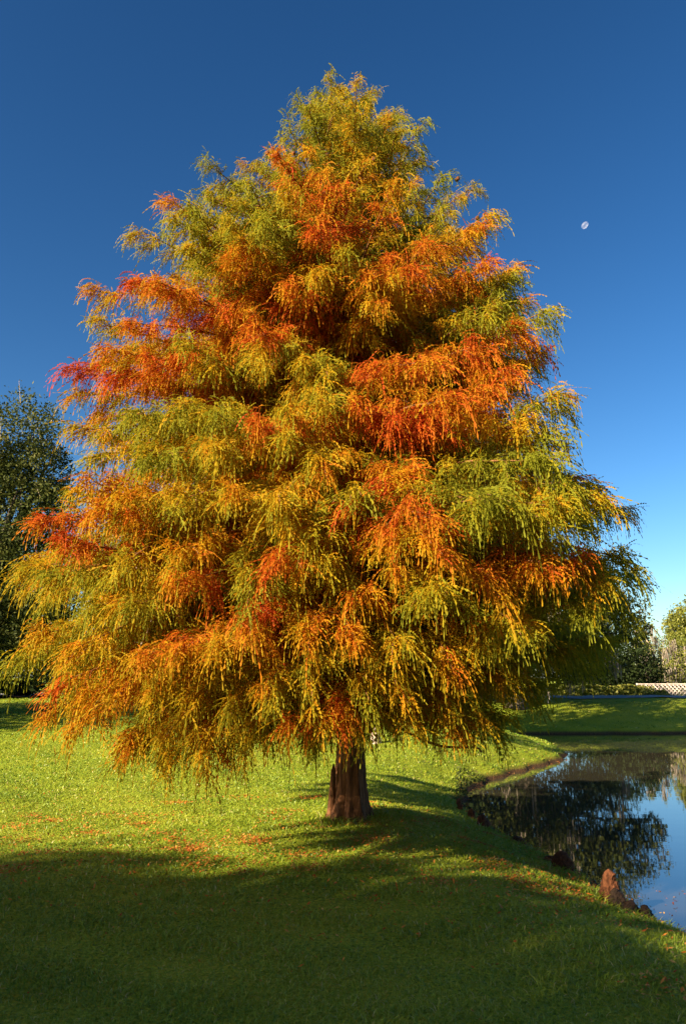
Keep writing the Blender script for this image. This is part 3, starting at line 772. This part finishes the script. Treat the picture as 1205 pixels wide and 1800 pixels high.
# ------------------------------------------------------------------ knees and stones along the shore
def knee(name, label, px, py, hpx, wpx, mat, seed, lumps=1, cat='cypress knee', group=None):
    rs = np.random.default_rng(seed)
    c = pix_ground(np.array(px, float), np.array(py, float), WATER + 0.10)
    Yd = np.hypot(c[0], c[1]); h = hpx / F0 * Yd * (0.93 if lumps == 1 else (0.95 if mat is M_kneedark else 1.5)); r = wpx / F0 * Yd / 2
    nz_, na_ = 44, 56
    t = np.linspace(0, 1, nz_); th_ = np.arange(na_) * 2 * np.pi / na_
    pr = np.interp(t, [0, 0.15, 0.45, 0.68, 0.76, 0.9, 1.0], [1.1, 1.0, 0.82, 0.52, 0.46, 0.42, 0.03]) * r if lumps == 1 else r * np.sqrt(np.maximum(1 - t ** 2.2, 0.001))
    z = t * (h + 0.08) - 0.08
    X = pr[:, None] * np.cos(th_); Yy = pr[:, None] * np.sin(th_); Z = np.broadcast_to(z[:, None], X.shape)
    P = np.stack([X, Yy, Z], -1)
    n_ = 0.36 * wob(P.reshape(-1, 3) / max(r, 0.03) + seed, 1.3).reshape(nz_, na_) + 0.10 * wob(P.reshape(-1, 3) / max(r, 0.03) + seed * 2, 3.4, 1).reshape(nz_, na_)
    n_ = n_ + 0.13 * wob(P.reshape(-1, 3) / max(r, 0.03) + seed * 3, 8.0, 2).reshape(nz_, na_) + 0.10 * np.sin(7 * th_[None] + seed + 2.5 * t[:, None]) * (1 - t)[:, None]
    P[..., 0] *= 1 + n_; P[..., 1] *= 1 + n_
    P[..., 2] += n_ * 0.25 * r * np.sin(np.pi * t)[:, None]
    i = np.arange(nz_ - 1)[:, None] * na_; j = np.arange(na_)[None]; j2 = (j + 1) % na_
    o = mesh_object(name, P.reshape(-1, 3), [np.stack([i + j, i + j2, i + na_ + j2, i + na_ + j], -1).reshape(-1, 4)], mat, shade_smooth=True)
    o.location = (c[0], c[1], WATER + 0.09)
    return tag(o, label, cat, group)
knee('cypress_knee', 'tall reddish brown cypress knee with a rounded knob on top at the water edge', 1072, 1588, 56, 40, M_knee, 3)
knee('cypress_knee', 'blackish wet cypress knee right behind the tall reddish knee', 1082, 1598, 34, 28, M_kneedark, 5, 2)
knee('cypress_knee', 'dark lumpy knee in the water, left of the pair beside the tall knee', 1110, 1612, 28, 36, M_kneedark, 7, 2)
knee('cypress_knee', 'dark lumpy cypress knee in the water, rightmost of the shore', 1134, 1616, 24, 28, M_kneedark, 9, 2)
knee('cypress_knee', 'pale brown gnarled knee on the sunlit bank left of the tall knee', 988, 1532, 22, 34, M_knee, 12, 2)
knee('cypress_knee', 'bright orange small knee at the dark inner corner of the pond', 807, 1428, 16, 13, M_knee, 14, 2)
knee('cypress_knee', 'small orange knee second from the inner corner of the pond', 828, 1440, 12, 14, M_knee, 15, 2)
knee('cypress_knee', 'broad low orange knee third from the inner corner of the pond', 848, 1455, 15, 24, M_knee, 16, 2)
knee('cypress_knee', 'flat reddish root knob at the shore midway between the corner and the pale knee', 908, 1482, 8, 22, M_knee, 18, 2)
knee('cypress_knee', 'small red-brown root knob just below the flat one on the shore', 920, 1492, 9, 12, M_knee, 19, 2)
knee('cypress_knee', 'thin red-brown root ridge at the shore just above the pale brown knee', 966, 1516, 8, 30, M_knee, 20, 2)

# ------------------------------------------------------------------ grass, litter, weeds
NB = 400000
u = rng.uniform(0, 1, NB)
dist = 2.8 * (36.0 / 2.8) ** u
ang = rng.uniform(-0.56, 0.56, NB)
x = dist * np.tan(ang); y = dist
sdv = shore_dist(x, y)
ok = (sdv > 0.05)
x, y, dist, sdv = x[ok], y[ok], dist[ok], sdv[ok]
n = len(x); z = ground_z(x, y)
hgt = rng.uniform(0.016, 0.046, n) * (1 + 0.35 * wob(np.stack([x, y, 0 * x], 1), 3.0)) * np.where((sdv < 0.5) & (rng.uniform(size=n) < 0.35), 1.9, 1.0)
hgt = hgt * np.clip(1 + (dist - 9) * 0.01, 1, 1.2) * (1 + 2.0 * np.exp(-((np.hypot(x - TX, y - TY) - 0.36) / 0.16) ** 2))
wdt = np.clip(dist / 797 * 1.05, 0.005, 0.045) * rng.uniform(0.6, 1.2, n)
az = rng.uniform(0, 2 * np.pi, n)
ex = np.stack([np.cos(az), np.sin(az), 0 * az], 1)
lean = rng.normal(0, 0.75, (n, 3)); lean[:, 2] = 1; lean /= np.linalg.norm(lean, axis=1)[:, None]
root = np.stack([x, y, z - 0.004], 1)
mid = root + lean * (hgt * 0.55)[:, None]
tip = root + (lean * np.array([1.7, 1.7, 0.9])) * hgt[:, None]
Vg = np.stack([root - ex * wdt[:, None] * 0.5, root + ex * wdt[:, None] * 0.5, mid + ex * wdt[:, None] * 0.4, mid - ex * wdt[:, None] * 0.4, tip], 1)
bb = np.arange(n)[:, None] * 5
hv = np.clip(rng.normal(0.45, 0.17, n) + 0.16 * wob(np.stack([x, y, 0 * x], 1), 0.9, 2) + 0.10 * wob(np.stack([x, y, 0 * x], 1), 4, 1), 0, 0.9)
hv = np.where(rng.uniform(size=n) < 0.03, 1.0, hv)
gr = mesh_object('grass', Vg.reshape(-1, 3), [bb + np.array([[0, 1, 2, 3]]), bb + np.array([[3, 2, 4]])], M_grass, None, {'hue': np.repeat(hv, 5)})
gr['kind'] = 'stuff'; tag(gr, 'short mown green lawn grass around the cypress', 'grass')

# fallen cypress needles and leaves
def litter(n, cx, cy, sx_, sy_):
    return np.stack([rng.normal(cx, sx_, n), rng.normal(cy, sy_, n)], 1)
sets = [litter(700, -1.2, 7.9, 1.8, 0.8), litter(700, 0.2, 7.4, 2.6, 0.9), litter(260, 1.6, 6.6, 1.2, 0.7), litter(500, -3.5, 9.5, 1.5, 1.5), litter(40, 1.5, 5.0, 1.2, 0.6)]
for px, py, k in [(445, 1480, 150), (330, 1490, 90), (345, 1520, 50), (545, 1525, 70), (530, 1500, 40), (95, 1440, 60), (625, 1446, 12), (655, 1450, 15), (1160, 1725, 40), (770, 1545, 40), (860, 1500, 60), (900, 1520, 60), (35, 1480, 30)]:
    c = pix_ground(np.array(float(px)), np.array(float(py)), 0.02); sets.append(litter(k, c[0], c[1], 0.09, 0.10))
sets.append(litter(160, TX, TY - 0.35, 0.45, 0.22))
for k in range(46):
    a_ = rng.uniform(0, 6.28); r_ = 3.4 * rng.uniform(0.1, 1) ** 0.6
    sets.append(litter(int(rng.uniform(20, 70)), TX - 0.6 + r_ * math.cos(a_), 8.9 + 0.75 * r_ * math.sin(a_), rng.uniform(0.05, 0.22), rng.uniform(0.05, 0.16)))
sh_i = rng.integers(4, 17, 500)
seg_ = shore[sh_i] + (shore[sh_i + 1] - shore[sh_i]) * rng.uniform(0, 1, (500, 1))
sets.append(seg_ + rng.normal(0, 0.10, (500, 2)))
LP = np.concatenate([q for q in sets] + [q[rng.permutation(len(q))] + rng.normal(0, 0.05, q.shape) for q in sets])
lz = np.maximum(ground_z(LP[:, 0], LP[:, 1]) + 0.03 * (shore_dist(LP[:, 0], LP[:, 1]) > 0.1), WATER + 0.004)
C = np.stack([LP[:, 0], LP[:, 1], lz], 1)
n = len(C); az = rng.uniform(0, 6.28, n)
a = np.stack([np.cos(az), np.sin(az), rng.normal(0, 0.35, n)], 1); b = np.stack([-np.sin(az), np.cos(az), rng.normal(0, 0.35, n)], 1)
l = rng.uniform(0.007, 0.021, n)[:, None]
Vl = np.stack([C - a * l, C + b * l * 0.4, C + a * l, C - b * l * 0.4], 1)
lo = mesh_object('fallen_leaves', Vl.reshape(-1, 3), [np.arange(n * 4).reshape(-1, 4)], M_litter, None, {'hue': np.repeat(rng.uniform(0, 1, n), 4)})
lo['kind'] = 'stuff'; tag(lo, 'scattered orange needles and leaves fallen on the lawn and shore', 'fallen leaves')

# broad-leaved weeds on the dark inner bank
wp = pix_ground(rng.uniform(800, 885, 1500), rng.uniform(1352, 1392, 1500), -0.25)
wp = wp[shore_dist(wp[:, 0], wp[:, 1]) > -0.05]
wp = wp[shore_dist(wp[:, 0], wp[:, 1]) < 0.5]
wz = ground_z(wp[:, 0], wp[:, 1])
C = np.stack([wp[:, 0], wp[:, 1], wz + rng.uniform(0.01, 0.07, len(wp))], 1)
V, F = leaf_cards(C, 0.05, rng, 0.8)
wo_ = mesh_object('bank_weeds', V, [F], M_oak, None, {'hue': np.repeat(rng.uniform(0, 0.8, len(C)), 4)})
wo_['kind'] = 'stuff'; tag(wo_, 'dark broad-leaved weeds on the inner pond bank', 'weeds')

# ------------------------------------------------------------------ moon
MD = 4000.0
c = np.array(ray(1027, 396)); c = c / np.linalg.norm(c)
mm, nt, out = new_mat('moon_rock')
n = nt.nodes.new('ShaderNodeTexNoise'); n.inputs['Scale'].default_value = 2.5
tc = nt.nodes.new('ShaderNodeTexCoord'); nt.links.new(tc.outputs['Generated'], n.inputs['Vector'])
cc_ = ramp(nt, [(0.35, (0.09, 0.09, 0.09)), (0.65, (0.16, 0.16, 0.16))], n.outputs['Fac'])
df = nt.nodes.new('ShaderNodeBsdfDiffuse'); nt.links.new(cc_, df.inputs[0])
tr_ = nt.nodes.new('ShaderNodeBsdfTransparent'); ads = nt.nodes.new('ShaderNodeAddShader')
nt.links.new(df.outputs[0], ads.inputs[0]); nt.links.new(tr_.outputs[0], ads.inputs[1]); nt.links.new(ads.outputs[0], out.inputs[0])
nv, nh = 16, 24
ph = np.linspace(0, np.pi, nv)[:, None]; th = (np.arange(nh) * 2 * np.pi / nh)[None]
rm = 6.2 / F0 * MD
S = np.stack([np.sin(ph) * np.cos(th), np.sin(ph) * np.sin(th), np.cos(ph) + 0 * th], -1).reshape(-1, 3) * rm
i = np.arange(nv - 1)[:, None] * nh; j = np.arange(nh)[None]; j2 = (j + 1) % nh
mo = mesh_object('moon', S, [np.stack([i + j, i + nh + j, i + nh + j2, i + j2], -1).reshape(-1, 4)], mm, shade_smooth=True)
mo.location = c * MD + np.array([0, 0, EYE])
mo.scale = (1, 1, 0.68); mo.rotation_euler = (0, R(-38), -0.3)  # squashed and tilted so the outline imitates a partly lit phase
tag(mo, 'small pale daytime moon in the blue sky right of the cypress', 'moon')
